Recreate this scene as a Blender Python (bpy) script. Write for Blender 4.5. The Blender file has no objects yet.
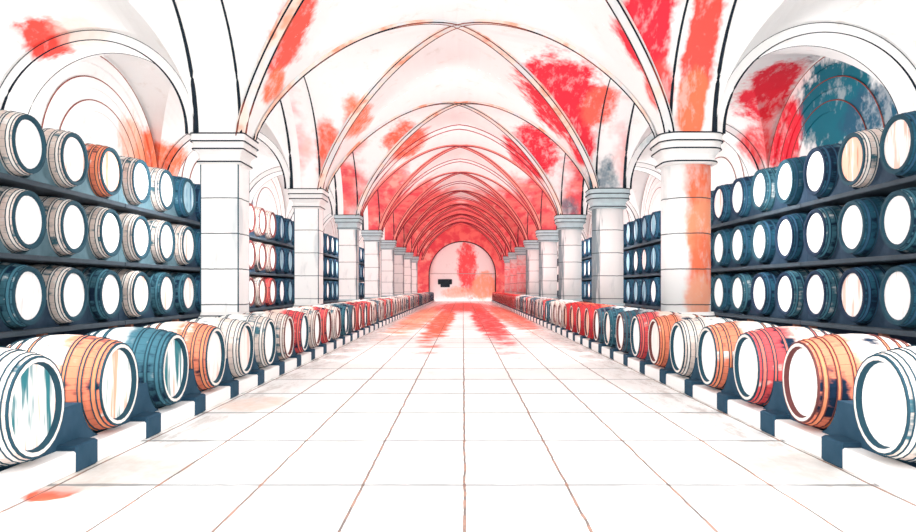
import bpy, math, random
from mathutils import Vector, Matrix
PI = math.pi
random.seed(7)
scene = bpy.context.scene
col = scene.collection

# ------------------------------------------------------------------ sizes (metres)
EYE = 1.17
F_PX = 750.0
KY = F_PX / 620.0
BAY = 5.6 * KY                      # column spacing along the nave
Y0 = 10.36 * KY                     # first pair of columns
NB = 8                         # bays from Y0 to the end wall
YEND = Y0 + NB * BAY
SPR = 3.68                     # springing height, top of capitals
XL, XR = -3.97, 3.72           # column axes
HP = 0.36                      # half pier thickness
NL, NR = XL + HP, XR - HP      # nave faces of the arcades
AL, AR = XL - HP, XR + HP      # aisle faces
WX = 7.7                       # side walls
HB = BAY / 2 - HP              # half opening of an arcade arch
SR = 2.46                      # its rise
RISE = 3.1
RACKX = 5.6
HEADX = 2.47

# ------------------------------------------------------------------ node helpers
class NT:
    def __init__(s, mat):
        mat.use_nodes = True
        s.t = mat.node_tree
        s.t.nodes.clear()
        s.out = s.t.nodes.new('ShaderNodeOutputMaterial')
        s.b = s.t.nodes.new('ShaderNodeBsdfPrincipled')
        s.b.inputs['Roughness'].default_value = .8
        s.b.inputs['Specular IOR Level'].default_value = .15
        s.t.links.new(s.b.outputs[0], s.out.inputs[0])
    def n(s, typ, **kw):
        nd = s.t.nodes.new(typ)
        for k, v in kw.items():
            setattr(nd, k, v)
        return nd
    def set(s, sock, v):
        if hasattr(v, 'is_output') or isinstance(v, bpy.types.NodeSocket):
            s.t.links.new(v, sock)
        elif v is not None:
            if isinstance(v, (tuple, list)) and len(v) == 3 and sock.type == 'RGBA':
                v = (*v, 1)
            sock.default_value = v
    def m(s, op, a, b=None, c=None, clamp=False):
        nd = s.n('ShaderNodeMath', operation=op, use_clamp=clamp)
        s.set(nd.inputs[0], a)
        if b is not None: s.set(nd.inputs[1], b)
        if c is not None: s.set(nd.inputs[2], c)
        return nd.outputs[0]
    def vm(s, op, a, b=None):
        nd = s.n('ShaderNodeVectorMath', operation=op)
        s.set(nd.inputs[0], a)
        if b is not None: s.set(nd.inputs[1], b)
        return nd.outputs['Value'] if op in ('LENGTH', 'DOT_PRODUCT') else nd.outputs[0]
    def mix(s, f, a, b):
        nd = s.n('ShaderNodeMix', data_type='RGBA')
        s.set(nd.inputs[0], f); s.set(nd.inputs[6], a); s.set(nd.inputs[7], b)
        return nd.outputs[2]
    def step(s, v, lo, hi):
        nd = s.n('ShaderNodeMapRange', interpolation_type='SMOOTHSTEP')
        s.set(nd.inputs[0], v); nd.inputs[1].default_value = lo; nd.inputs[2].default_value = hi
        return nd.outputs[0]
    def noise(s, vec, scale=1, detail=3, rough=.6, stretch=None, dist=0):
        if stretch: vec = s.vm('MULTIPLY', vec, stretch)
        nd = s.n('ShaderNodeTexNoise')
        s.set(nd.inputs['Vector'], vec)
        nd.inputs['Scale'].default_value = scale
        nd.inputs['Detail'].default_value = detail
        nd.inputs['Roughness'].default_value = rough
        nd.inputs['Distortion'].default_value = dist
        return nd.outputs[0]
    def pos(s): return s.n('ShaderNodeNewGeometry').outputs['Position']
    def obj(s): return s.n('ShaderNodeTexCoord').outputs['Object']
    def xyz(s, v):
        nd = s.n('ShaderNodeSeparateXYZ'); s.set(nd.inputs[0], v); return nd.outputs
    def color(s, c): s.set(s.b.inputs['Base Color'], c)

RED = (.80, .035, .06); ROSE = (.84, .10, .11); ORANGE = (.88, .20, .10); PEACH = (.90, .42, .28)
TEAL = (.012, .10, .14); NAVY = (.005, .020, .048); INK = (.006, .014, .024); BROWN = (.16, .04, .025)
WHITE = (.90, .90, .895); CREAM = (.86, .80, .74); GREY = (.50, .52, .53)

def new(name):
    m = bpy.data.materials.new(name); return m, NT(m)

def washes(t, base, P, patches, hatch=None):
    """watercolour patches: (centre, radii, colour, strength) in metres, with ragged brushed edges"""
    n1 = t.noise(P, 1.3, 4, .65)
    n2 = t.noise(P, 9, 2, .6, stretch=(1, 1, .35))
    n3 = t.noise(P, 3.2, 4, .7, stretch=(1, .5, .5))
    rag = t.m('ADD', t.m('MULTIPLY', t.m('SUBTRACT', n1, .5), 1.5), t.m('MULTIPLY', t.m('SUBTRACT', n2, .5), .5))
    c = base
    for (cc, rr, colr, st) in patches:
        d = t.vm('SUBTRACT', P, tuple(cc))
        d = t.vm('MULTIPLY', d, (1 / rr[0], 1 / rr[1], 1 / rr[2]))
        L = t.m('ADD', t.vm('LENGTH', d), rag)
        k = t.m('SUBTRACT', 1, t.step(L, .70, 1.22))
        k = t.m('MULTIPLY', k, t.m('MULTIPLY', t.m('ADD', .40, n2), st * 1.1), clamp=True)
        colr = t.mix(t.step(n3, .50, .66), tuple(colr), tuple(x * .62 + .30 for x in colr))
        c = t.mix(k, c, colr)
    return c

def flat(name, c, var=.15, rough=.8):
    m, t = new(name)
    n = t.noise(t.obj(), 6, 3)
    t.color(t.mix(t.m('MULTIPLY', n, var * 2), c, tuple(min(1, x * 1.5 + .03) for x in c)))
    t.b.inputs['Roughness'].default_value = rough
    return m

MAT = {}
MAT['ink'] = flat('ink_dark', INK, .2)
MAT['ink_teal'] = flat('ink_teal', (.015, .07, .10), .25)
MAT['ink_red'] = flat('ink_rust', (.22, .045, .03), .25)
def mat_rib():
    m, t = new('rib_wash'); P = t.pos()
    n = t.noise(P, 1.1, 3, .6)
    c = t.mix(t.step(n, .42, .52), (.72, .74, .75), (.86, .70, .62))
    c = t.mix(t.step(n, .55, .66), c, (.85, .36, .24))
    t.color(c); return m
MAT['rib'] = mat_rib()
MAT['rib_red'] = flat('rib_red_wash', (.84, .26, .22), .4)
MAT['ink_crimson'] = flat('ink_crimson', (.22, .02, .035), .3)
def mat_inkmix():
    m, t = new('ink_mixed'); n = t.noise(t.pos(), .9, 3, .6)
    t.color(t.mix(t.step(n, .46, .56), INK, (.24, .06, .04))); return m
MAT['ink_mix'] = mat_inkmix()
MAT['teal'] = flat('paint_teal', TEAL, .3)
MAT['block'] = flat('block_teal', (.006, .040, .075), .5)
MAT['navy_teal'] = flat('paint_navy_teal', (.005, .024, .050), .5)  # stands in for the shade between rack barrels
MAT['chock_pale'] = flat('chock_grey_teal', (.06, .12, .15), .6)  # paler gap shade for the near left racks
MAT['navy'] = flat('paint_navy', NAVY, .25)

# ------------------------------------------------------------------ structure materials
CEIL_PATCH = []
def mat_ceiling():
    m, t = new('vault_plaster')
    P = t.pos(); X, Y, Z = t.xyz(P)
    n = t.noise(P, 2.2, 5, .7, stretch=(1, 1, .5))
    c = t.mix(t.step(n, .56, .78), WHITE, (.78, .74, .70))
    # the far bays are washed red, the crown stays white longer
    nn = t.noise(P, .8, 4, .65)
    side = t.m('ABSOLUTE', X)
    k = t.m('ADD', t.m('ADD', t.m('MULTIPLY', Y, 1 / KY), t.m('MULTIPLY', side, 5.5)), t.m('MULTIPLY', t.m('SUBTRACT', nn, .5), 20))
    inn = t.m('LESS_THAN', side, 4.1)
    k = t.m('MULTIPLY', t.step(k, 36, 43), inn)
    streak = t.noise(P, 3, 3, .6, stretch=(.5, 1.6, .5))
    rc = t.mix(t.step(streak, .38, .62), (.74, .02, .045), (.86, .15, .13))
    rc = t.mix(t.step(nn, .56, .68), rc, (.88, .36, .30))
    c = t.mix(t.m('MULTIPLY', k, .92), c, rc)
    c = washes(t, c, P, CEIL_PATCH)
    t.color(c); return m

FLOOR_PATCH = []
def mat_floor():
    m, t = new('floor_tiles')
    P = t.pos(); X, Y, Z = t.xyz(P)
    tw, td = .605, 1.066 * 1.21
    n = t.noise(P, 3, 4, .6, stretch=(1, .6, 1))
    c = t.mix(t.step(n, .58, .8), (.91, .905, .895), (.80, .78, .75))
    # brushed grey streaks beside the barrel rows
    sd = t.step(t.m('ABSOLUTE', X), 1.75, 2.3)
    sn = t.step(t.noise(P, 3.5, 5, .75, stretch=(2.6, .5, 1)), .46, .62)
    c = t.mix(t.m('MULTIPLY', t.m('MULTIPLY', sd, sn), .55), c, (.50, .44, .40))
    c = washes(t, c, P, FLOOR_PATCH)
    wob = t.m('MULTIPLY', t.m('SUBTRACT', t.noise(P, 1.7, 3), .5), .03)
    ux = t.m('ABSOLUTE', t.m('SUBTRACT', t.m('FRACT', t.m('ADD', t.m('DIVIDE', t.m('ADD', X, wob), tw), 100.5 - .01 / tw)), .5))
    vy = t.m('ABSOLUTE', t.m('SUBTRACT', t.m('FRACT', t.m('ADD', t.m('DIVIDE', t.m('ADD', Y, wob), td), 100.5 - 3.68 * 1.21 / td)), .5))
    brk = t.noise(P, 5, 2)
    wx = t.m('MULTIPLY', t.m('ADD', .4, brk), .0095 / tw)
    wy = t.m('MULTIPLY', t.m('ADD', .2, brk), .038 / td)
    lx = t.m('LESS_THAN', ux, wx)
    ly = t.m('LESS_THAN', vy, wy)
    inside = t.m('LESS_THAN', t.m('ABSOLUTE', X), 2.5)
    c = t.mix(t.m('MULTIPLY', t.m('MULTIPLY', ly, inside), .75), c, (.16, .17, .17))
    c = t.mix(t.m('MULTIPLY', t.m('MULTIPLY', lx, inside), .9), c, t.mix(t.step(brk, .4, .6), (.08, .05, .04), (.30, .14, .09)))
    t.color(c)
    t.b.inputs['Roughness'].default_value = .55
    return m

WALL_PATCH = []
def mat_wall():
    m, t = new('wall_plaster')
    P = t.pos()
    n = t.noise(P, 2.0, 5, .7)
    c = t.mix(t.step(n, .55, .8), WHITE, (.72, .72, .71))
    c = washes(t, c, P, WALL_PATCH)
    t.color(c); return m

def mat_column(name, patches, teal_side):
    m, t = new(name)
    P = t.obj(); X, Y, Z = t.xyz(P)
    n = t.noise(P, 4, 4, .65, stretch=(1, 1, .3))
    c = t.mix(t.step(n, .55, .8), WHITE, (.70, .72, .72))
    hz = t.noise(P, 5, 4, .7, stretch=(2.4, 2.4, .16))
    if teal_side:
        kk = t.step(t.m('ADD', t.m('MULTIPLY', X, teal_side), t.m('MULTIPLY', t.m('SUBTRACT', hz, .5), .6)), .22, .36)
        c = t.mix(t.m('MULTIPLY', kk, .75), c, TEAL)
    c = washes(t, c, P, patches)
    # drum joints every 0.58 m
    wob = t.m('MULTIPLY', t.m('SUBTRACT', t.noise(P, 3, 2), .5), .03)
    f = t.m('FRACT', t.m('DIVIDE', t.m('SUBTRACT', t.m('ADD', Z, wob), .31), .58))
    ln = t.m('LESS_THAN', f, .030)
    c = t.mix(t.m('MULTIPLY', ln, .9), c, (.03, .05, .06))
    t.color(c); return m

# ------------------------------------------------------------------ barrel materials (object space, barrel axis = x)
def mat_staves(name, ca, cb, cc, k1, k2, n=26):
    m, t = new(name)
    P = t.obj(); X, Y, Z = t.xyz(P)
    a = t.m('MULTIPLY', t.m('ADD', t.m('ARCTAN2', Z, Y), PI), n / (2 * PI))
    wn = t.n('ShaderNodeTexWhiteNoise', noise_dimensions='2D')
    oi = t.n('ShaderNodeObjectInfo').outputs['Random']
    cv = t.n('ShaderNodeCombineXYZ'); t.set(cv.inputs[0], t.m('FLOOR', a)); t.set(cv.inputs[1], t.m('MULTIPLY', oi, 37))
    t.set(wn.inputs['Vector'], cv.outputs[0])
    r = wn.outputs['Value']
    off = t.vm('ADD', P, cv.outputs[0]) 
    Q = t.n('ShaderNodeCombineXYZ'); t.set(Q.inputs[0], X); t.set(Q.inputs[1], t.m('ADD', Y, t.m('MULTIPLY', oi, 19))); t.set(Q.inputs[2], Z)
    big = t.noise(Q.outputs[0], 2.6, 4, .6, stretch=(1.5, 1, 1))
    fine = t.noise(Q.outputs[0], 7, 3, .65, stretch=(.35, 1.6, 1.6))
    v = t.m('ADD', t.m('ADD', t.m('MULTIPLY', r, .10), t.m('MULTIPLY', big, .62)), t.m('MULTIPLY', fine, .44))
    edge = t.m('ADD', X, t.m('MULTIPLY', t.m('SUBTRACT', big, .5), .5))
    c = t.mix(t.step(edge, -.36, -.24), cc, cb)
    c = t.mix(t.step(v, k1 + .05, k1 - .07), c, ca)
    c = t.mix(t.step(v, k2 - .04, k2 + .10), c, cc)
    fr = t.m('FRACT', a)
    seam = t.m('LESS_THAN', fr, .05)
    c = t.mix(t.m('MULTIPLY', seam, .45), c, INK)
    t.color(c); return m

def mat_head(name, base, streak, k, dark=0):
    m, t = new(name)
    P = t.obj(); X, Y, Z = t.xyz(P)
    oi = t.n('ShaderNodeObjectInfo').outputs['Random']
    Q = t.n('ShaderNodeCombineXYZ'); t.set(Q.inputs[0], 0.0); t.set(Q.inputs[1], t.m('ADD', Y, t.m('MULTIPLY', oi, 23))); t.set(Q.inputs[2], t.m('MULTIPLY', Z, .14))
    s = t.noise(Q.outputs[0], 7, 3, .6)
    s2 = t.noise(Q.outputs[0], 22, 2, .6)
    c = t.mix(t.step(s, k, k + .10), base, streak[0])
    c = t.mix(t.step(s, .44, .34), c, streak[1])
    c = t.mix(t.m('MULTIPLY', t.step(s2, .58, .70), .30), c, (.45, .40, .38))
    t.color(c); return m

STAVE = [
    mat_staves('staves_white_wash', (.05, .14, .18), (.74, .62, .56), (.84, .81, .78), .50, .66),
    mat_staves('staves_orange_wash', NAVY, (.84, .24, .14), (.85, .76, .70), .49, .68),
    mat_staves('staves_teal_wash', NAVY, (.05, .15, .20), (.62, .66, .67), .54, .68),
    mat_staves('staves_rose_wash', NAVY, (.76, .09, .10), (.85, .66, .58), .50, .68),
    mat_staves('staves_navy_wash', NAVY, (.02, .10, .16), (.14, .26, .33), .54, .70),  # dark teal of the shaded aisle racks, painted into the staves
    mat_staves('staves_red', (.40, .02, .04), (.80, .05, .05), (.86, .22, .14), .50, .70),
]
HEAD = [
    mat_head('head_white', (.95, .945, .94), ((.86, .80, .77), (.93, .93, .93)), .62),
    mat_head('head_streaked', (.88, .84, .80), ((.80, .40, .28), (.06, .22, .24)), .54),
    mat_head('head_pink', (.92, .84, .81), ((.86, .55, .46), (.90, .88, .87)), .52),
    mat_head('head_teal', (.25, .42, .50), ((.04, .12, .22), (.70, .78, .80)), .52),  # teal shade painted into the heads of the deep racks
    mat_head('head_orange', (.88, .50, .38), ((.92, .80, .74), (.80, .25, .16)), .56),
    mat_head('head_teal_streak', (.90, .88, .86), ((.03, .17, .20), (.80, .42, .32)), .46),
]
HBAND = [flat('hoop_pale', (.72, .66, .62), .2), flat('hoop_orange', (.80, .26, .13), .25), flat('hoop_teal', (.04, .14, .19), .3),
         flat('hoop_rose', (.78, .16, .13), .25), flat('hoop_navy', (.02, .08, .15), .3), flat('hoop_red', (.6, .03, .05), .25)]
RIMB = flat('rim_pale', (.66, .60, .56), .3)
HOOP = [flat('hoop_ink', (.012, .05, .075), .2), flat('hoop_rust', (.12, .035, .035), .25), MAT['navy']]

# ------------------------------------------------------------------ mesh builder
class MB:
    def __init__(s): s.v = []; s.f = []; s.mi = []; s.sm = []
    def add(s, vs, fs, mi=0, smooth=False):
        o = len(s.v); s.v += [tuple(v) for v in vs]
        for f in fs: s.f.append(tuple(i + o for i in f)); s.mi.append(mi); s.sm.append(smooth)
    def box(s, x0, x1, y0, y1, z0, z1, mi=0, bev=0):
        if bev:
            b = min(bev, (x1 - x0) / 3, (y1 - y0) / 3, (z1 - z0) / 3)
            ring = []
            for (z, i) in ((z0, b), (z0 + b, 0), (z1 - b, 0), (z1, b)):
                X0, X1, Y0_, Y1 = x0 + i, x1 - i, y0 + i, y1 - i
                ring.append([(X0 + b, Y0_, z), (X1 - b, Y0_, z), (X1, Y0_ + b, z), (X1, Y1 - b, z), (X1 - b, Y1, z), (X0 + b, Y1, z), (X0, Y1 - b, z), (X0, Y0_ + b, z)])
            s.loft(ring, mi, caps=True); return
        vs = [(x, y, z) for z in (z0, z1) for (x, y) in ((x0, y0), (x1, y0), (x1, y1), (x0, y1))]
        s.add(vs, [(3, 2, 1, 0), (4, 5, 6, 7), (0, 1, 5, 4), (1, 2, 6, 5), (2, 3, 7, 6), (3, 0, 4, 7)], mi)
    def loft(s, rings, mi=0, caps=False, smooth=False, closed=True):
        n = len(rings[0]); vs = [p for r in rings for p in r]; fs = []
        for k in range(len(rings) - 1):
            for i in range(n if closed else n - 1):
                j = (i + 1) % n
                fs.append((k * n + i, k * n + j, (k + 1) * n + j, (k + 1) * n + i))
        if caps:
            fs.append(tuple(reversed(range(n)))); fs.append(tuple(range((len(rings) - 1) * n, len(rings) * n)))
        s.add(vs, fs, mi, smooth)
    def tube(s, pts, r, mi=0, n=6):
        pts = [Vector(p) for p in pts]; rings = []
        for i, p in enumerate(pts):
            d = (pts[min(i + 1, len(pts) - 1)] - pts[max(i - 1, 0)]).normalized()
            up = Vector((0, 0, 1)) if abs(d.z) < .9 else Vector((1, 0, 0))
            a = d.cross(up).normalized(); b = a.cross(d).normalized()
            rr = r(i / (len(pts) - 1)) if callable(r) else r
            rings.append([p + a * (rr * math.cos(2 * PI * k / n)) + b * (rr * math.sin(2 * PI * k / n)) for k in range(n)])
        s.loft(rings, mi, caps=True, smooth=True)
    def build(s, name, mats, parent=None):
        me = bpy.data.meshes.new(name)
        me.from_pydata(s.v, [], s.f)
        for m in (mats if isinstance(mats, (list, tuple)) else [mats]): me.materials.append(m)
        me.polygons.foreach_set('material_index', s.mi)
        me.polygons.foreach_set('use_smooth', s.sm)
        me.update()
        o = bpy.data.objects.new(name, me); col.objects.link(o)
        if parent: o.parent = parent
        return o

def empty(name, loc, rz=0):
    e = bpy.data.objects.new(name, None); col.objects.link(e)
    e.empty_display_size = .2; e.location = loc; e.rotation_euler = (0, 0, rz); return e
def tag(o, label, cat, group=None):
    o['label'] = label; o['category'] = cat
    if group: o['group'] = group
    return o
def struct(o): o['kind'] = 'structure'; return o

# ------------------------------------------------------------------ vaults
def G(a): return RISE * max(0, 1 - a ** 1.65) ** .72
def S(b): return SR * math.sqrt(max(0, 1 - b * b))
def GA(a): return 2.30 * max(0, 1 - a ** 2) ** .55
AR_H = (WX + AL) / 2             # half width of the aisles (left; right close enough below)
def vault(mb, x0, x1, yc, g, tr, s0, n=36, mi=0):
    """groin vault cell: g = groin profile, tr = transverse profile, s0 = side profile"""
    cx, hx = (x0 + x1) / 2, (x1 - x0) / 2
    par = [math.sin(PI / 2 * (-1 + 2 * i / n)) * .65 + .35 * (-1 + 2 * i / n) for i in range(n + 1)]
    vs = []; fs = []
    for j in range(n + 1):
        for i in range(n + 1):
            a, b = abs(par[i]), abs(par[j])
            if b >= a:
                k = 0 if a == b or a >= 1 else (b - a) / (1 - a)
                z = (1 - k) * g(a) + k * tr(a)
            else:
                k = (a - b) / (1 - b)
                z = (1 - k) * g(b) + k * s0(b)
            vs.append((cx + hx * par[i], yc + HB * par[j], SPR + z))
    for j in range(n):
        for i in range(n):
            p = j * (n + 1) + i; q = p + 1; r = p + n + 2; t = p + n + 1
            if (i < n / 2) == (j < n / 2): fs += [(t, r, p), (r, q, p)]
            else: fs += [(t, q, p), (t, r, q)]
    mb.add(vs, fs, mi, smooth=False)

def strip(mb, x0, x1, y0, y1, tr, n=48, mi=0, dz=0):
    cx, hx = (x0 + x1) / 2, (x1 - x0) / 2
    A = [(cx - hx * math.cos(PI * i / n)) for i in range(n + 1)]
    ra = [(x, y0, SPR + dz + tr(min(1, abs(x - cx) / hx))) for x in A]
    rb = [(x, y1, SPR + dz + tr(min(1, abs(x - cx) / hx))) for x in A]
    mb.loft([rb, ra], mi, closed=False)

bays = [Y0 + (k + .5) * BAY for k in range(-1, NB)]        # bay centres
CEIL_PATCH += [
    ((2.2, 17.9, 5.6), (1.05, 2.0, .95), RED, 1.3), ((2.95, 18.8, 4.8), (.40, .9, .8), RED, 1.1),
    ((3.3, 18.0, 5.5), (.45, .8, .6), (.86, .14, .10), 1.0),
    ((-2.6, 18.8, 5.3), (.36, 1.0, .8), ORANGE, .9), ((-3.35, 18.4, 4.5), (.32, .8, .8), (.87, .15, .09), .9),
    ((-2.6, 11.8, 5.5), (.34, .5, .5), (.86, .12, .09), 1.2), ((-2.88, 12.2, 5.05), (.34, .6, .75), (.86, .12, .09), 1.2), ((-3.2, 12.7, 4.6), (.22, .45, .45), ORANGE, 1.0),
    ((2.8, 11.5, 5.0), (.42, .8, 1.1), RED, 1.3), ((3.1, 12.0, 4.3), (.25, .5, .5), (.86, .10, .09), 1.0),
    ((3.70, 11.5, 5.0), (.24, 1.1, 1.0), (.86, .10, .08), 1.4), ((3.70, 12.2, 4.1), (.22, .6, .6), ORANGE, 1.2),
    ((7.1, 17.2, 5.5), (.7, 1.2, .9), RED, 1.3), ((7.3, 18.5, 4.7), (.4, .9, .7), ROSE, .9),
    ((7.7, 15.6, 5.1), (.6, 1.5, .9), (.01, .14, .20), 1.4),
    ((-6.72, 12.1, 5.25), (.40, .5, .42), (.86, .09, .07), 1.3), ((-6.2, 12.1, 5.3), (.5, .5, .3), (.78, .66, .58), .6),
    ((-7.5, 19.2, 4.3), (.5, 1.2, .6), ORANGE, 1.0),
    ((-1.8, 25.4, 6.0), (.75, 2.2, .7), (.87, .15, .09), 1.0), ((2.2, 25.2, 5.7), (.9, 2.4, .9), RED, 1.1),
    
    ((3.6, 19.3, 4.1), (.45, .5, .7), (.02, .10, .15), 1.0), ((3.6, 26.1, 4.1), (.45, .5, .6), (.04, .15, .2), .8),  # navy shading painted onto the right arcade springings
    ((5.4, 19.4, 4.8), (1.0, .6, .9), (.18, .34, .40), .7),
]
WALL_PATCH += [
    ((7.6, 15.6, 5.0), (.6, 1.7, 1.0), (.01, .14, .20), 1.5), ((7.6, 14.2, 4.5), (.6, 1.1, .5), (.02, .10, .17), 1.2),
    ((7.6, 17.9, 4.8), (.5, .9, .9), RED, 1.2),
    ((-7.6, 18.6, 4.4), (.5, 1.0, .8), ORANGE, 1.1), ((-7.6, 17.4, 4.6), (.5, .6, .7), PEACH, .8),
    ((-7.6, 26.6, 4.4), (.5, 1.0, .7), (.04, .16, .24), .9),
    ((.4, YEND + .6, 3.0), (.9, 1, 2.4), ROSE, 1.2), ((2.0, YEND + .6, 1.3), (1.1, 1, 1.3), PEACH, 1.1), ((-.3, YEND + .6, .8), (1.6, 1, .5), PEACH, .7),
]
FLOOR_PATCH += [
    ((.85, 31, 0), (.50, 15, 1), (.88, .06, .06), 1.4), ((-.75, 30, 0), (.42, 14, 1), (.87, .13, .07), 1.3),
    ((-1.7, 33, 0), (.6, 15, 1), (.88, .33, .20), 1.0), ((1.9, 34, 0), (.6, 14, 1), (.87, .20, .14), 1.1),
    ((0, 48, 0), (1.8, 12, 1), (.88, .12, .10), 1.0),
    ((-2.34, 4.25, 0), (.13, .16, 1), (.88, .12, .06), 1.5), ((-2.1, 7.6, 0), (.3, .5, 1), (.82, .62, .52), .7), ((2.1, 5.0, 0), (.5, .5, 1), (.66, .62, .58), .8),
    ((-2.2, 4.8, 0), (.6, .5, 1), (.66, .60, .55), .8),
]
MAT['ceiling'] = None

def semicircle(x, yc, r, z0=SPR, n=40, a0=0, a1=PI):
    return [(x, yc - r * HB / SR * math.cos(a0 + (a1 - a0) * i / n), z0 + r * math.sin(a0 + (a1 - a0) * i / n)) for i in range(n + 1)]
#PATCHES#
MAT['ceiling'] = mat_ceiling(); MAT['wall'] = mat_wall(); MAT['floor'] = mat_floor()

mb = MB()
for yc in bays: vault(mb, NL, NR, yc, G, G, S)
for k in range(-1, NB + 1):
    y = Y0 + k * BAY
    strip(mb, NL, NR, y - HP, y + HP if k < NB else y, G)
struct(mb.build('ceiling', MAT['ceiling']))

TA = lambda hx: (lambda a: hx * math.sqrt(max(0, 1 - a * a)))
for (nm, x0, x1) in (('ceiling_left', -WX, AL), ('ceiling_right', AR, WX)):
    mb = MB(); hx = (x1 - x0) / 2
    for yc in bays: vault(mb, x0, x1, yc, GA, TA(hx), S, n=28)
    for k in range(-1, NB + 1):
        y = Y0 + k * BAY; strip(mb, x0, x1, y - HP, y + HP if k < NB else y, TA(hx))
    struct(mb.build(nm, MAT['ceiling']))

# arcade walls: the soffit between nave face and aisle face of every arch
for (nm, xa, xb) in (('wall_arcade_left', AL, NL), ('wall_arcade_right', NR, AR)):
    mb = MB()
    for yc in bays:
        mb.loft([semicircle(xa, yc, SR), semicircle(xb, yc, SR)], 0, closed=False)
    struct(mb.build(nm, MAT['ceiling']))

# ribs along the groins of the nave vault: a shallow band with inked edges
def groin_pts(x0, x1, yc, g, sx, sy, n=26, drop=0.0):
    cx, hx = (x0 + x1) / 2, (x1 - x0) / 2
    out = []
    for i in range(n + 1):
        a = 1 - (i / n) ** 1.35
        a = min(1, max(0, a))
        out.append(Vector((cx + sx * hx * a, yc + sy * HB * a, SPR + g(a) - drop)))
    return out
def rib(mb, pts, w, d, inkr=.02, mi_band=0, mi_ink=1):
    L, R, LB, RB = [], [], [], []
    for i, p in enumerate(pts):
        dr = pts[min(i + 1, len(pts) - 1)] - pts[max(i - 1, 0)]; dr.z = 0
        dr.normalize(); s = Vector((-dr.y, dr.x, 0)) * (w / 2)
        L.append(p - s); R.append(p + s)
        LB.append(p - s - Vector((0, 0, d))); RB.append(p + s - Vector((0, 0, d)))
    up = Vector((0, 0, .05))
    mb.loft([[a + up, b, c, e + up] for a, b, c, e in zip(L, LB, RB, R)], mi_band, closed=False)
    mb.tube(LB, inkr, mi_ink, 5); mb.tube(RB, inkr, mi_ink, 5)
tn = 0
for bi, yc in enumerate(bays):
    tn += 1; mb = MB()
    for sx in (-1, 1):
        for sy in (-1, 1):
            rib(mb, groin_pts(NL, NR, yc, G, sx, sy), .13 if sy < 0 else .17, .05, (.015, .012, .014, .018, .024, .028, .032, .036, .04)[bi])
    if bi > 2:
        for yy in (yc - HB, yc - HB - 2 * HP):
            cx_, hx_ = (NL + NR) / 2, (NR - NL) / 2
            mb.tube([(cx_ - hx_ * math.cos(PI * i / 40), yy, SPR + G(abs(math.cos(PI * i / 40))) - .01) for i in range(41)], .010 + .003 * bi, 1, 5)
    struct(mb.build('trim_%d' % tn, [MAT['rib'] if bi < 3 else MAT['rib_red'], MAT['ink_mix'] if bi < 3 else MAT['ink_crimson']]))

# inked edges of arcade arches, aisle arches and wall arches
for side, (nf, af, x0, x1, w) in (('left', (NL, AL, -WX, AL, -WX)), ('right', (NR, AR, AR, WX, WX))):
    tn += 1; mb = MB()
    for yc in bays:
        mb.tube(semicircle(nf, yc, SR), lambda q: .012 + .022 * abs(2 * q - 1) ** 2, 0)
        mb.tube(semicircle(af, yc, SR), lambda q: .014 + .034 * abs(2 * q - 1) ** 2, 0)
        mb.tube(semicircle(af + (.02 if side == 'left' else -.02), yc, SR - .05, a0=.02, a1=1.0, n=16), .03, 1)
    struct(mb.build('trim_%d' % tn, [MAT['ink'], MAT['ink_teal']]))
    tn += 1; mb = MB(); cx, hx = (x0 + x1) / 2, (x1 - x0) / 2
    for k in range(0, NB + 1):
        y = Y0 + k * BAY; r0 = hx - .16
        f = lambda r, yy: [(cx - r * math.cos(PI * i / 40), yy, SPR + r * math.sin(PI * i / 40)) for i in range(41)]
        ya, yb = y - .34, y + .34
        if k == NB: yb = y
        mb.loft([f(hx + .05, ya), f(r0, ya), f(r0, yb), f(hx + .05, yb)], 0, closed=False)
        th = lambda q: .008 + .02 * abs(2 * q - 1) ** 2
        mb.tube(f(r0, ya), th, 1); mb.tube(f(r0, yb), .008, 1); mb.tube(f(hx, ya), .010, 1)
    struct(mb.build('trim_%d' % tn, [MAT['ceiling'], MAT['ink']]))
    tn += 1; mb = MB(); q = -1 if w > 0 else 1
    for yc in bays[1:]:
        for (r, dep) in ((2.38, .05), (1.88, .03), (1.42, .02)):
            A = semicircle(w + q * dep, yc, r); B = semicircle(w + q * dep, yc, r - .22); C_ = semicircle(w, yc, r); D_ = semicircle(w, yc, r - .22)
            mb.loft([C_, A, B, D_], 0, closed=False)
            mb.tube(A, .012, 2)
    struct(mb.build('trim_%d' % tn, [MAT['wall'], MAT['ink'], MAT['ink_red']]))

# ------------------------------------------------------------------ floor and walls
YS = 0.6
mb = MB(); mb.box(-WX, WX, YS - 4, YEND, -.2, 0); struct(mb.build('floor', MAT['floor']))
mb = MB(); mb.box(-WX - .3, -WX, YS + 3, YEND, 0, 7.2); struct(mb.build('wall_left', MAT['wall']))
mb = MB(); mb.box(WX, WX + .3, YS + 3, YEND, 0, 7.2); struct(mb.build('wall_right', MAT['wall']))
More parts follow.
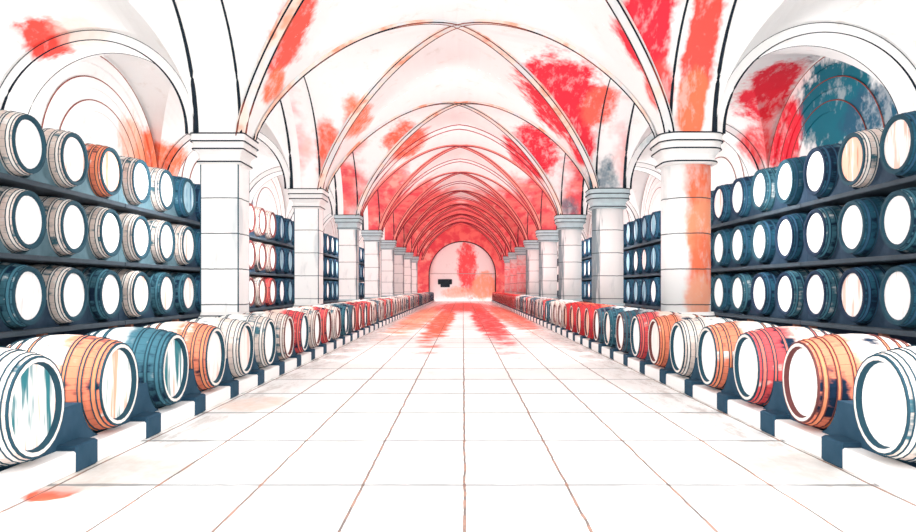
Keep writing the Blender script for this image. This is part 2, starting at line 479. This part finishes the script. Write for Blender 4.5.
# end wall with a tall arched recess
mb = MB()
ra, zs = 2.95, 2.35
ec = -.06
N = 32
arc = [(ec - ra, 0)] + [(ec - ra * math.cos(PI * i / N), zs + ra * math.sin(PI * i / N)) for i in range(N + 1)] + [(ec + ra, 0)]
outer = []
for (x, z) in arc:
    dx, dz = x - ec, max(z - .0, 0)
    if z == 0: outer.append((-WX if x < ec else WX, 0)); continue
    th = math.atan2(z - 1.5, dx)
    sc_ = min((WX) / max(1e-6, abs(math.cos(th))), 5.7 / max(1e-6, math.sin(th)) if math.sin(th) > 0 else 1e9)
    outer.append((ec + sc_ * math.cos(th), 1.5 + sc_ * math.sin(th)))
mb.loft([[(x, YEND, z) for x, z in outer], [(x, YEND, z) for x, z in arc]], 0, closed=False)
mb.loft([[(x, YEND, z) for x, z in arc], [(x, YEND + .6, z) for x, z in arc]], 0, closed=False)
mb.box(-WX, WX, YEND + .6, YEND + .8, 0, 7.2, 1)
struct(mb.build('wall_back', [MAT['ceiling'], MAT['wall']]))
tn += 1; mb = MB()
mb.tube([(x, YEND - .02, z) for x, z in arc], .05, 0)
mb.tube([(ec - ra, YEND + .58, 2.45), (ec + ra, YEND + .58, 2.45)], .03, 1)
struct(mb.build('trim_%d' % tn, [MAT['ink'], flat('line_grey', (.45, .40, .38), .2)]))

# ------------------------------------------------------------------ columns
def sq(h, c, z, n=3):
    """rounded square ring, half width h, corner radius c"""
    out = []
    for (sx, sy, a0) in ((1, 1, 0), (-1, 1, PI / 2), (-1, -1, PI), (1, -1, 1.5 * PI)):
        for k in range(n + 1):
            a = a0 + PI / 2 * k / n
            out.append((sx * (h - c) + c * math.cos(a), sy * (h - c) + c * math.sin(a), z))
    return out
def make_column(square, shaft_m, cap_m):
    root = empty('column', (0, 0, 0))
    h = .315 if square else .40; c = .035 if square else h - .001; nn = 3 if square else 8
    cc = (lambda q: .05) if square else (lambda q: q * .55)
    mb = MB(); mb.loft([sq(h, c, .78, nn), sq(h, c, 3.18, nn)], 0, caps=True, smooth=not square)
    if square:
        for sx in (-1, 1):
            for sy in (-1, 1): mb.tube([(sx * (h - .012), sy * (h - .012), .78), (sx * (h - .014), sy * (h - .014), 2), (sx * (h - .012), sy * (h - .012), 3.18)], .013, 1, 6)
    mb.build('shaft', [shaft_m, MAT['ink_teal']], root)
    mb = MB()
    def ring(q, z): return sq(q, min(cc(q), q - .001), z, nn if square else 8)
    prof = [(h + .00, 3.18), (h + .04, 3.20), (h + .04, 3.25), (h + .015, 3.27), (h + .03, 3.34), (h + .08, 3.41), (h + .10, 3.42), (h + .10, 3.53), (h + .12, 3.55), (h + .12, SPR)]
    mb.loft([ring(q, z) for q, z in prof], 0, caps=True)
    for q, z in ((h + .044, 3.225), (h + .104, 3.425), (h + .124, 3.545), (h + .124, 3.67)):
        r_ = ring(q, z); r_.append(r_[0]); mb.tube(r_, .012, 1, 5)
    mb.build('capital', [cap_m, MAT['ink']], root)
    mb = MB()
    b = .05 if square else .03
    prof = [(h + b, 0), (h + b, .60), (h + b - .01, .62), (h + b - .01, .66), (h + .03, .69), (h + .015, .72), (h, .78)]
    mb.loft([ring(q, z) for q, z in prof], 0, caps=True)
    for q, z in ((h + b + .003, .61), (h + .02, .715)):
        r_ = ring(q, z); r_.append(r_[0]); mb.tube(r_, .010, 1, 5)
    mb.build('base', [cap_m, MAT['ink']], root)
    return root
def copy_tree(o, parent=None):
    c = o.copy(); col.objects.link(c)
    if parent: c.parent = parent
    for ch in list(o.children): copy_tree(ch, c)
    return c
cm_plain = mat_column('column_stone', [], 0)
cm_left = mat_column('column_stone_left', [((.3, -.3, 2.2), (.12, .3, .5), (.62, .66, .68), .7)], 0)
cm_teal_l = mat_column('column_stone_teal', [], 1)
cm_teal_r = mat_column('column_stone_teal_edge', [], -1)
cm_orange = mat_column('column_stone_orange', [((.14, -.30, 2.85), (.30, .5, .65), ORANGE, .95), ((.17, -.3, 2.1), (.26, .5, .65), (.88, .32, .18), 1.1),
                                               ((.20, -.3, 1.5), (.28, .5, .6), ORANGE, 1.0), ((.14, -.3, 1.0), (.24, .5, .4), PEACH, .9)], 0)
cm_red_r = mat_column('column_stone_red', [((0, 0, 2.0), (.6, .6, 1.6), ROSE, .75)], 0)
cap_w = flat('capital_stone', (.80, .80, .79), .1)
cap_t = flat('capital_teal_wash', (.40, .50, .53), .3)
ORD = ['first', 'second', 'third', 'fourth', 'fifth', 'sixth', 'seventh', 'eighth', 'ninth', 'tenth', 'eleventh', 'twelfth', 'thirteenth', 'fourteenth', 'fifteenth', 'sixteenth', 'seventeenth', 'eighteenth', 'nineteenth']
TENS = {2: 'twent', 3: 'thirt', 4: 'fort', 5: 'fift', 6: 'sixt'}
def ordinal(i):
    n = i + 1
    if n < 20: return ORD[n - 1]
    t, u = divmod(n, 10)
    return TENS[t] + 'ieth' if u == 0 else TENS[t] + 'y-' + ORD[u - 1]
protoc = {}
for side, x in (('left', XL), ('right', XR)):
    for k in range(NB):
        square = side == 'left'
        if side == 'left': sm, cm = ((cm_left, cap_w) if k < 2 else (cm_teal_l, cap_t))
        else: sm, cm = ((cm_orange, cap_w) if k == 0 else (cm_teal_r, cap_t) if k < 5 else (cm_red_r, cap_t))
        key = (side, sm.name, cm.name)
        if key in protoc: r = copy_tree(protoc[key])
        else: r = protoc[key] = make_column(square, sm, cm)
        r.location = (x, Y0 + k * BAY, 0)
        look = ('square white stone column with moulded capital' if square and k < 2 else 'white square column with teal edge' if square else
                'white round column with orange brushed streak' if k == 0 else 'round white column with teal shaded edge' if k < 5 else 'small round column washed red')
        tag(r, '%s, %s from the front on the %s side' % (look, ORD[k], side), 'column', 'columns of the %s arcade' % side)

# ------------------------------------------------------------------ barrels
def rad(t, rb, re): return re + (rb - re) * (1 - (2 * t - 1) ** 2)
def barrel_parts(L, rb, re, seg):
    """axis along -x from the front chime at x=0; returns builders for staves, head, hoops"""
    def ring(x, r): return [(x, r * math.cos(2 * PI * k / seg), r * math.sin(2 * PI * k / seg)) for k in range(seg)]
    st = MB(); N = 10
    prof = [(-.035, re * .885), (0, re * .90), (0, re)] + [(-L * i / N, rad(i / N, rb, re)) for i in range(1, N)] + [(-L, re), (-L, re * .9), (-L + .035, re * .885)]
    st.loft([ring(x, r) for x, r in prof[::-1]], 0)
    rim = MB()                                   # the inked bevel of the chime round the head
    rim.loft([ring(-.036, re * .83), ring(-.008, re * .865), ring(.004, re * .885), ring(.004, re * .965), ring(.003, re * 1.004), ring(-.016, re * 1.012)][::-1], 0)
    rim.mi = [1 if k // seg == 2 else 0 for k in range(len(rim.mi))]
    hd = MB(); hd.loft([ring(-.030, re * .89), ring(-.030, re * .3)], 0); hd.add(ring(-.030, re * .3), [tuple(range(seg))], 0)
    bk = MB(); bk.add(ring(-L + .03, re * .89), [tuple(reversed(range(seg)))], 0)
    hs = []
    for (t0, t1) in ((.035, .085), (.15, .19), (.29, .33), (.67, .71), (.81, .85), (.915, .965)):
        h = MB(); e = .006
        r0, r1 = rad(t0, rb, re), rad(t1, rb, re)
        w_ = (.007 if L < .9 else .010) / L
        h.loft([ring(-L * t0, r0 - .004), ring(-L * t0, r0 + e), ring(-L * (t0 + w_), r0 + e), ring(-L * (t0 + w_), r0 + .001),
                ring(-L * (t1 - w_), r1 + .001), ring(-L * (t1 - w_), r1 + e), ring(-L * t1, r1 + e), ring(-L * t1, r1 - .004)][::-1], 0)
        for k in range(len(h.mi)): h.mi[k] = 1 if (k // seg) == 3 else 0
        hs.append(h)
    return st, rim, hd, bk, hs
meshcache = {}
def full_barrel(kind, dims, sm, hm, pm):
    """a barrel with its parts: staves, rim, head, six hoops"""
    key = (kind, sm, hm, pm)
    if key in meshcache: return copy_tree(meshcache[key])
    st, rim, hd, bk, hs = barrel_parts(*dims, 28)
    root = empty('barrel', (0, 0, 0))
    st.add(bk.v, bk.f, 1); st.build('staves', [STAVE[sm], HEAD[0]], root)
    rim.build('rim', [HOOP[pm], RIMB if kind == 'front' else HOOP[pm]], root); hd.build('head', HEAD[hm], root)
    for h in hs: h.build('hoop', [HOOP[pm], HBAND[sm]], root)
    meshcache[key] = root
    return root
def small_barrel(kind, dims, sm, hm, pm):
    key = ('s' + kind, sm, hm, pm)
    if key in meshcache: c = meshcache[key].copy(); col.objects.link(c); return c
    st, rim, hd, bk, hs = barrel_parts(*dims, 20)
    m = MB(); m.add(st.v, st.f, 0); m.add(bk.v, bk.f, 1); m.add(rim.v, rim.f, 2); m.mi[-len(rim.mi):] = [4 if q and kind == 'front' else 2 for q in rim.mi]; m.add(hd.v, hd.f, 1)
    for h in hs:
        m.add(h.v, h.f, 2)
        m.mi[-len(h.mi):] = [3 if q else 2 for q in h.mi]
    meshcache[key] = m.build('barrel', [STAVE[sm], HEAD[hm], HOOP[pm], HBAND[sm], RIMB])
    return meshcache[key]

def gap_shade_block(rb, zc, pitch, z0, z1, n=8):
    """the wedge that fits between two neighbouring barrels: outline in y, z"""
    def hw(z):
        q = max(0, (rb + .012) ** 2 - (zc - z) ** 2)
        return pitch / 2 - math.sqrt(q)
    zz = [z0 + (z1 - z0) * i / n for i in range(n + 1)]
    return [(min(hw(z), pitch / 2 - .02), z) for z in zz] + [(-min(hw(z), pitch / 2 - .02), z) for z in reversed(zz)]
FD = (.76, .355, .295)                    # floor row: length, belly radius, end radius
FZ = .48
PITCH = .87 * KY; NF = 57
HW = {5: 'teal and white', 0: 'white', 1: 'streaked', 2: 'pale pink', 3: 'blue', 4: 'orange'}
SW = {0: 'white-washed', 1: 'orange-washed', 2: 'teal', 3: 'rose-washed', 4: 'navy', 5: 'red'}
def front_look(side, i):
    rnd = random.Random(i * 7 + (1 if side == 'left' else 500))
    if side == 'left':
        if i < 5: return [(0, 5, 0), (1, 1, 0), (2, 5, 0), (1, 2, 0), (0, 2, 0)][i]
        if i > 48: return (2, 3, 2)
        return (rnd.choice((0, 2, 0, 3)), rnd.choice((0, 0, 2)), rnd.choice((0, 0, 1)))
    if i < 6: return [(0, 0, 0), (1, 0, 1), (3, 0, 0), (1, 0, 0), (0, 0, 0), (1, 2, 1)][i]
    if 10 <= i <= 13: return (5, 4, 1)
    if i > 30: return (5, 4 if i % 2 else 2, 1)
    return (rnd.choice((0, 3, 2)), rnd.choice((0, 2, 0)), rnd.choice((0, 1)))
for side, sx, ys in (('left', -1, 3.60 * KY), ('right', 1, 3.68 * KY)):
    for i in range(NF):
        sm, hm, pm = front_look(side, i)
        b = (full_barrel if i < 15 else small_barrel)('front', FD, sm, hm, pm)
        b.location = (sx * HEADX, ys + i * PITCH, FZ)
        b.rotation_euler = (0, 0, 0 if side == 'left' else PI)
        where = 'nearest' if i == 0 else '%s from front' % ordinal(i)
        tag(b, '%s barrel with %s head, %s floor row, %s' % (SW[sm], HW[hm], side, where), 'barrel', 'barrels of the %s floor row' % side)
    # the low kerb under the row: pale beams with teal blocks between the barrels
    r = empty('barrel_rail', (sx * HEADX, ys, 0))
    tag(r, 'low white kerb with teal blocks under the %s floor row of barrels' % side, 'rail')
    yl = (NF - 1) * PITCH + .45
    m = MB(); m.box(-.08, .08, -.45, yl, 0.0, .138, 0, .01)
    fb = m.build('beam', flat('kerb_white_' + side, (.88, .87, .86), .08), r); fb['label'] = 'white front beam'
    fb.location = (sx * .06, 0, 0)
    m = MB(); m.box(-.06, .06, -.45, yl, 0, .125, 0, .01); rb_ = m.build('beam', MAT['navy'], r); rb_.location = (-.62 if sx < 0 else .62, 0, 0); rb_['label'] = 'dark rear beam'
    m = MB(); m.box(-.20, .20, -.45, yl, 0, .03); bb = m.build('board', MAT['navy'], r); bb.location = (sx * .34, 0, 0); bb['label'] = 'dark board between the beams'  # navy board added so the barrel gaps show dark
    m = MB(); ck = gap_shade_block(FD[1], FZ, PITCH, .03, FZ - .08)  # wedge added as gap shade; the low box below is the kerb block
    m.loft([[(x, y, z) for y, z in ck] for x in (-.5 * sx * 0 + sx * .10, sx * .66)][::sx], 0, caps=True)
    m.box(*sorted((-sx * .03, sx * .20)), -.14, .14, 0, .17, 0, .012); first = None
    for i in range(NF):
        if first is None: o = first = m.build('chock', MAT['block'], r)
        else: o = first.copy(); col.objects.link(o)
        o.location = (-sx * .0, (i + .5) * PITCH, 0) if True else None

# ------------------------------------------------------------------ racks with three tiers
RD = (1.05, .445, .375)
TIER = (1.07, 2.05, 3.03)
RP = BAY / 6
rack_m = flat('rack_timber', (.03, .045, .06), .35)
post_m = flat('rack_post', (.12, .05, .035), .4)
def rack(side, sx, k):
    yc = bays[k]; r = empty('barrel_rack', (sx * RACKX, yc, 0))
    tag(r, 'dark three tier barrel rack in the %s aisle, %s bay from the front' % (side, ORD[k]), 'rack', 'racks of the %s aisle' % side)
    d = sx
    def bx(m, a, b, *rest):
        x0, x1 = sorted((a * d, b * d)); m.box(x0, x1, *rest)
    for z in TIER:
        m = MB(); bx(m, .04, 1.02, -BAY / 2 + .01, BAY / 2 - .01, z - .446 - .07, z - .446, 0, .01); m.build('shelf', rack_m, r)
    m = MB(); bx(m, 1.08, 1.13, -BAY / 2 + .01, BAY / 2 - .01, .2, 3.50); m.build('back_board', MAT['navy'], r)  # navy backing added so gaps between rack barrels show dark
    f = None
    for z in TIER:
        for j in range(7):
            y = -BAY / 2 + RP * j
            ck = gap_shade_block(RD[1], z, RP, z - .446, z - .06)
            if j in (0, 6): ck = [(max(.005, yy) if j == 0 else min(-.005, yy), zz) for yy, zz in ck]
            m = MB(); m.loft([[(x, y + yy, zz) for yy, zz in ck] for x in (sx * .16, sx * .98)][::sx], 0, caps=True)
            m.build('chock', MAT['chock_pale'] if side == 'left' and k < 2 and j < (7 if k == 0 else 3) and z > 1.5 else MAT['navy_teal'], r)  # wedge added so the gaps between rack barrels read dark
    for q in range(4):
        m = MB(); y = -BAY / 2 + .30 + q * (BAY - .6) / 3
        bx(m, .06, .16, y - .05, y + .05, 0, TIER[0] - .516); m.build('post', post_m, r)
    return r
for side, sx in (('left', -1), ('right', 1)):
    for k in range(0, 6):
        rack(side, sx, k)
    cnt = 0
    for k in range(0, 6):
        for j in range(6):
            if k == 0 and j < 2: continue
            if k == 5 and j > 2: continue
            y = bays[k] - BAY / 2 + RP * (j + .5)
            for ti, z in enumerate(TIER):
                rnd = random.Random(cnt * 5 + ti * 91 + (3 if side == 'left' else 800))
                if side == 'left':
                    if cnt < 7:
                        sm = rnd.choice((0, 0, 3) if ti else (2, 0, 2)); hm = 0 if cnt < 4 else rnd.choice((2, 0))
                        if ti == 2: sm = (0, 0, 0, 1, 0, 0, 4)[cnt]; hm = (0, 0, 2, 4, 2, 2, 3)[cnt]
                        pm = 0
                    elif cnt < 10: sm, hm, pm = 4, 3, 2
                    elif k <= 2 and j < 3 and k > 1: sm, hm, pm = rnd.choice((0, 3)), rnd.choice((2, 0)), 1
                    else: sm, hm, pm = 4, rnd.choice((3, 3, 0)), 2
                else:
                    sm = rnd.choice((2, 4, 4)); hm = 0 if rnd.random() < .75 else 2; pm = rnd.choice((0, 2))
                    if cnt == 2 and ti == 2: sm, hm = 0, 4
                    if cnt > 9: sm, hm, pm = 4, rnd.choice((0, 3, 2)), 2
                b = (full_barrel if cnt < 10 else small_barrel)('rack', RD, sm, hm, pm)
                b.location = (sx * (RACKX), y, z); b.rotation_euler = (0, 0, 0 if side == 'left' else PI)
                tier = ('bottom', 'middle', 'top')[ti]
                where = 'nearest' if cnt == 0 else '%s from front' % ordinal(cnt)
                tag(b, '%s barrel with %s head, %s rack %s tier, %s' % (SW[sm], HW[hm], side, tier, where), 'barrel', 'barrels on the %s tier of the %s racks' % (tier, side))
            cnt += 1

# small dark panel on the end wall
m = MB()
px, pz = -1.6, 1.62
m.box(px - .65, px + .62, YEND + .50, YEND + .60, pz - .12, pz + .34, 0, .03)
m.box(px - .42, px + .42, YEND + .52, YEND + .60, pz - .38, pz - .10, 0, .02)
tag(m.build('wall_panel', flat('panel_dark', (.01, .02, .03), .3)), 'small dark blotted panel on the white left part of the end wall', 'panel')

# ------------------------------------------------------------------ light
w = bpy.data.worlds.new('daylight'); scene.world = w; w.use_nodes = True
bg = w.node_tree.nodes['Background']; bg.inputs[0].default_value = (1, 1, 1, 1); bg.inputs[1].default_value = 2.5
def add_fill(x, y, z, e, r=.10):  # unseen point light added as fill
    l = bpy.data.lights.new('uplight', 'POINT'); l.energy = e; l.shadow_soft_size = r; l.color = (1, .98, .96)
    o = bpy.data.objects.new('uplight', l); col.objects.link(o); o.location = (x, y, z); return o
for k in range(NB):  # fill lights added out of sight behind the columns to brighten the vault
    for x in (XL, XR):
        y = Y0 + k * BAY; d = Vector((x, y, 0)).normalized()
        p = Vector((x, y, 0)) + d * .62
        add_fill(p.x, p.y, 3.0, (420, 460, 520, 480)[k] if k < 4 else 280, .08)
for x in (XL - .3, XR + .3):      # added fill lights near the entrance, out of view
    add_fill(x, 3.2, 2.6, 800, .25)

# ------------------------------------------------------------------ camera
cam = bpy.data.cameras.new('camera'); co = bpy.data.objects.new('camera', cam); col.objects.link(co)
co.location = (0, 0, EYE); co.rotation_euler = (PI / 2, 0, 0)
cam.sensor_fit = 'HORIZONTAL'; cam.sensor_width = 36; cam.lens = 36 * F_PX / 916
cam.shift_x = (458 - 463) / 916; cam.shift_y = (288 - 266) / 916
cam.clip_end = 200
scene.camera = co
scene.view_settings.view_transform = 'Standard'; scene.view_settings.look = 'None'
scene.view_settings.gamma = 1; scene.view_settings.exposure = -.35
scene.view_settings.use_curve_mapping = False
scene.cycles.use_denoising = True
scene.cycles.max_bounces = 8; scene.cycles.diffuse_bounces = 6
